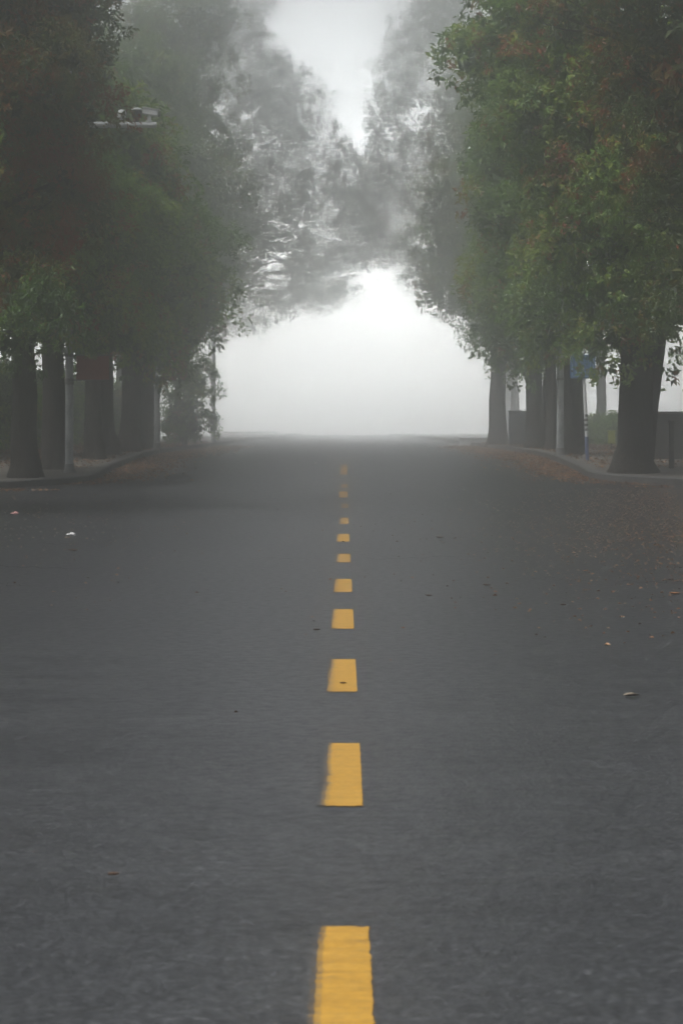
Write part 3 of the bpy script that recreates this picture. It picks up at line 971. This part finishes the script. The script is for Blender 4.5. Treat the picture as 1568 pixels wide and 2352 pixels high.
bR1 = base_at(1452, 49.5)
make_tree('street_tree', bR1, .345, pxlobes(bR1, [
    (1140, 85, 49, 105, 72, 1.2), (1072, 150, 49, 72, 52, 1.1), (1200, 60, 49.5, 120, 100, 1.5), (1190, 200, 49, 110, 90, 1.3), (1290, 150, 49, 120, 110, 1.5), (1225, 300, 49, 85, 80, 1.2), (1310, 290, 48.5, 130, 100, 1.4),
    (1290, 430, 49, 110, 100, 1.3), (1400, 400, 48.5, 130, 120, 1.5), (1290, 570, 49, 95, 90, 1.2), (1400, 560, 48.5, 120, 110, 1.4), (1330, 690, 49, 100, 80, 1.2), (1440, 700, 48.5, 120, 80, 1.3), (1500, 560, 49, 110, 140, 1.5),
    (1400, 785, 49, 100, 45, 1.1), (1510, 760, 49, 80, 60, 1.0), (1392, 834, 51.5, 66, 36, .7), (1362, 815, 51.8, 44, 28, .6), (1545, 860, 50.5, 45, 35, .7, .7),
    (1170, -80, 50, 200, 100, 2.0, .7, 1.4), (1400, 100, 50, 160, 150, 1.8, .7, 1.4), (1600, 200, 50, 180, 300, 2.2, .4, 2.2)]),
    'big bright green tree with thick forked trunk on the right corner', leaf=.12, lai=1.3, red=.07, tint0=.52, height=10, second=(.48, .2, .17), clump=.58, limbs=12)

bR2 = base_at(1318, 59.5)
make_tree('street_tree', bR2, .245, pxlobes(bR2, [
    (1150, 330, 59, 60, 65, 1.2), (1145, 420, 59, 60, 70, 1.2), (1160, 480, 58.5, 95, 95, 1.4), (1190, 610, 58.5, 100, 90, 1.4), (1230, 720, 58, 95, 70, 1.3), (1270, 790, 58, 80, 45, 1.1), (1170, 380, 59, 80, 80, 1.4),
    (1270, 500, 59, 120, 160, 1.8, .7, 1.4), (1250, 250, 59.5, 150, 200, 2, .6, 1.6), (1250, -80, 59.5, 200, 200, 2.3, .5, 2), (1400, 400, 60, 150, 300, 2.2, .4, 2.2)]),
    'tree right behind the pale right post, pale green edge over the road', leaf=.135, lai=1.25, red=.08, tint0=.48, height=11, clump=.52)

bR3 = base_at(1268, 66)
make_tree('street_tree', bR3, .15, pxlobes(bR3, [(1225, 570, 66, 70, 90, 1.5), (1240, 720, 66, 65, 65, 1.3), (1250, 400, 66, 85, 120, 1.7), (1270, 250, 67, 90, 120, 1.8, .8, 1.3)]), 'thin dark trunk left of the pale right post', leaf=.15, lai=1.1, red=.08, tint0=.46, height=11, clump=.55)
bR4 = base_at(1231, 70)
make_tree('street_tree', bR4, .245, pxlobes(bR4, [
    (1172, 560, 70, 70, 80, 1.5), (1172, 680, 70, 75, 65, 1.4), (1192, 755, 70, 85, 62, 1.4), (1232, 830, 69.5, 75, 42, 1.2), (1172, 440, 70, 75, 85, 1.6), (1192, 300, 70, 80, 100, 1.7), (1202, 130, 70, 90, 110, 1.8),
    (1230, 400, 71, 120, 260, 2.0, .4, 1.8)]),
    'misty tree with grey trunk right of the utility cabinet', leaf=.15, lai=1.15, red=.06, tint0=.46, second=(.36, .3, .12), height=11.5, clump=.58)

bR5 = base_at(1143, 85)
make_tree('street_tree', bR5, .29, pxlobes(bR5, [
    (1134, 700, 84, 65, 50, 1.4), (1164, 775, 84, 60, 42, 1.3), (1154, 600, 85, 60, 80, 1.6), (1184, 850, 84, 50, 22, 1.0), (1114, 640, 85, 50, 50, 1.3), (1174, 480, 85, 70, 100, 1.8), (1194, 330, 86, 80, 110, 1.9)]),
    'misty tree with pale trunk left of the utility cabinet', leaf=.15, lai=.8, red=.05, tint0=.48, clump=.6, height=9.5, fork=3.2, inner=.4)
bRA = (10.5, 168, float(zg(168)) + .12)
make_tree('street_tree', bRA, .36, pxlobes(bRA, [
    (1000, 560, 168, 80, 90, 2.3), (1060, 640, 167, 75, 62, 2.1), (1060, 450, 168, 85, 95, 2.4), (1045, 320, 168, 85, 105, 2.5), (1035, 180, 168, 80, 105, 2.5), (1040, 40, 168, 85, 90, 2.5), (1120, 500, 168, 80, 170, 2.6, .7, 1.4), (1120, 250, 168, 80, 170, 2.6, .7, 1.4)]),
    'tall misty right tree rising behind the bright green crown', leaf=.115, lai=.85, red=.06, tint0=.48, clump=.85, height=19, fork=6, inner=.0, fill=True)
bRB = (12.5, 205, float(zg(205)) + .12)
make_tree('street_tree', bRB, .40, pxlobes(bRB, [
    (885, 500, 205, 78, 100, 3.0), (893, 580, 205, 80, 46, 2.6), (968, 632, 205, 60, 40, 2.4), (960, 430, 205, 80, 120, 3.2), (893, 335, 205, 52, 100, 3.0), (905, 205, 205, 50, 90, 3.0), (935, 110, 205, 52, 75, 2.8), (985, 50, 205, 62, 60, 2.8), (845, 440, 205, 45, 85, 2.8), (848, 545, 205, 45, 55, 2.6)]),
    'palest tall right tree with the lowest crown edge over the road centre', leaf=.125, lai=.72, red=.06, tint0=.48, clump=1.0, height=22, fork=8, inner=.0, fill=True)

# woodland behind the left pavement: dark background between the trunks
back_src = make_tree('street_tree', (-9.8, 57, float(zg(57)) + .12), .2, side_lobes(1, 10.5, .75, 3.4, 61), 'dark background tree seen left of the first trunk', leaf=.17, lai=.6, red=.05, tint0=.4, clump=.6, height=8, group='background trees beside the avenue')
for x, d, s, lab in [(-10.5, 66, 1.0, 'background tree between the left trunks, behind the camera post'), (-10.4, 76, 1.05, 'background tree behind the left trunk cluster'), (-10.6, 87, 1.0, 'background tree behind the second pale post')]:
    copy_tree(back_src, (x, d, float(zg(d)) + .12), rng.uniform(-.6, .6), lab, s)
for x, d, s, lab in [(-8.8, 103, 1.1, 'hazy background tree past the third pale post'), (10.2, 104, 1.1, 'grey background tree seen under the blue sign'), (8.3, 128, 1.15, 'faint background tree behind the utility cabinet'), (13.2, 94, 1.1, 'background tree over the low dark wall at the right edge')]:
    copy_tree(back_src, (x, d, float(zg(d)) + .12), rng.uniform(-.6, .6) + (math.pi if x > 0 else 0), lab, s)
# leafy hedge along the back of the left pavement
hl = [(-8.4 - .3 * (i % 2), 54 + i * 2.6, float(zg(54 + i * 2.6)) + .95, .9, 1.7, 1.0 + .1 * (i % 3)) for i in range(18)]
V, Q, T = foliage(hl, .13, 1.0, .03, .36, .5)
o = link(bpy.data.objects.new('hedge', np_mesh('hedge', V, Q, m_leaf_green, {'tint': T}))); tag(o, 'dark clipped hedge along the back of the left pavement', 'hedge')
hl = [(8.6 + .2 * (i % 2), 76 + i * 2.2, float(zg(76 + i * 2.2)) + .40, .8, 1.5, .42) for i in range(12)]
V, Q, T = foliage(hl, .13, 1.0, .03, .36, .5)
o = link(bpy.data.objects.new('hedge', np_mesh('hedge', V, Q, m_leaf_green, {'tint': T}))); tag(o, 'low hazy hedge seen between the right trunks beneath the blue sign', 'hedge')

# ------------------------------------------------------------------ haze
SIGMA = .0168
m_haze = bpy.data.materials.new('haze'); m_haze.use_nodes = True
nt = m_haze.node_tree; nt.nodes.remove(nt.nodes['Principled BSDF'])
pv = nt.nodes.new('ShaderNodeVolumePrincipled')
pv.inputs['Color'].default_value = (.962, .978, .974, 1)
pv.inputs['Density'].default_value = SIGMA
pv.inputs['Anisotropy'].default_value = .93
nt.links.new(pv.outputs[0], nt.nodes['Material Output'].inputs['Volume'])
x0, x1, y0, y1, z0, z1 = -128, 128, -40, 290, -1.2, 40.0
vs = [(x, y, z) for x in (x0, x1) for y in (y0, y1) for z in (z0, z1)]
me = bpy.data.meshes.new('haze'); me.from_pydata(vs, [], [(0, 1, 3, 2), (4, 6, 7, 5), (0, 4, 5, 1), (2, 3, 7, 6), (0, 2, 6, 4), (1, 5, 7, 3)]); me.update()
me.materials.append(m_haze)
tag(link(bpy.data.objects.new('haze', me)), kind='stuff')

# ------------------------------------------------------------------ sky, sun, camera
ELEV = 60
AZ = 118          # degrees to the left of straight ahead
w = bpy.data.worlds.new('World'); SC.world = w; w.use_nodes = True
nt = w.node_tree; bg = nt.nodes['Background']
sky = nt.nodes.new('ShaderNodeTexSky'); sky.sky_type = 'NISHITA'; sky.sun_disc = False
sky.sun_elevation = R(ELEV); sky.sun_rotation = R(-AZ)
sky.air_density = 1.0; sky.dust_density = 6.0; sky.ozone_density = 1.0
hs = nt.nodes.new('ShaderNodeHueSaturation'); hs.inputs['Saturation'].default_value = .16
nt.links.new(sky.outputs[0], hs.inputs['Color'])
# added glow: narrow low patch of sky ahead, boosted to brighten the haze
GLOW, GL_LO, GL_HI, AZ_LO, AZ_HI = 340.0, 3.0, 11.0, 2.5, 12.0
WN, WL = nt.nodes, nt.links
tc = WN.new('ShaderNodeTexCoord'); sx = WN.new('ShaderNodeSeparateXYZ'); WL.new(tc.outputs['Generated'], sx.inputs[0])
def wmath(op, a, b=None):
    n = WN.new('ShaderNodeMath'); n.operation = op
    for k, v in enumerate((a, b)):
        if v is None: continue
        if isinstance(v, (int, float)): n.inputs[k].default_value = v
        else: WL.new(v, n.inputs[k])
    return n.outputs[0]
def wrange(v, a, b, c, d_):
    n = WN.new('ShaderNodeMapRange'); n.interpolation_type = 'SMOOTHSTEP'
    WL.new(v, n.inputs['Value'])
    for k, q in zip(('From Min', 'From Max', 'To Min', 'To Max'), (a, b, c, d_)): n.inputs[k].default_value = q
    return n.outputs['Result']
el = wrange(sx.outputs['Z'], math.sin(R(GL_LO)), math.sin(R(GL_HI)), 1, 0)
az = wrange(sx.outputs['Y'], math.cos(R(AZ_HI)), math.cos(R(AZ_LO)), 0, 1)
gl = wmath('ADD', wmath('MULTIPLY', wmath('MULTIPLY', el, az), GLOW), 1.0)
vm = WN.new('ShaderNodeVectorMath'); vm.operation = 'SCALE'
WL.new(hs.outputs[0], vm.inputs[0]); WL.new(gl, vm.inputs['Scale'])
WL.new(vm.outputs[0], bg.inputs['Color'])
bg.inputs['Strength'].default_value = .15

sd = bpy.data.lights.new('sun', 'SUN'); sd.energy = 4.8; sd.angle = R(10); sd.color = (1.0, .98, .95)
so = link(bpy.data.objects.new('sun', sd)); so.location = (0, 60, 60)
so.rotation_euler = (-(math.pi / 2 - R(ELEV)), 0, R(AZ))     # light comes from ahead (+y), above

cd = bpy.data.cameras.new('camera'); co = link(bpy.data.objects.new('camera', cd)); SC.camera = co
co.location = (0, 0, EYE); co.rotation_euler = (R(90), 0, 0)
cd.sensor_fit = 'VERTICAL'; cd.sensor_height = 36; cd.lens = F / 2352 * 36
cd.shift_x = -6 / 2352; cd.shift_y = -(1176 - 985) / 2352
cd.clip_start = .1; cd.clip_end = 2000
cd.dof.use_dof = True; cd.dof.focus_distance = 42; cd.dof.aperture_fstop = 10.5

vs_ = SC.view_settings
vs_.view_transform = 'Standard'; vs_.look = 'None'; vs_.exposure = .08; vs_.gamma = 1
SC.display_settings.display_device = 'sRGB'
cy = SC.cycles
cy.use_denoising = True
cy.denoising_input_passes = 'RGB_ALBEDO_NORMAL'; cy.denoising_prefilter = 'ACCURATE'
try: cy.denoiser = 'OPENIMAGEDENOISE'
except Exception: pass
cy.max_bounces = 8; cy.diffuse_bounces = 3; cy.glossy_bounces = 3; cy.transmission_bounces = 3
cy.volume_bounces = 1; cy.transparent_max_bounces = 8
cy.sample_clamp_indirect = 3.0
cy.use_light_tree = False
cy.use_adaptive_sampling = False
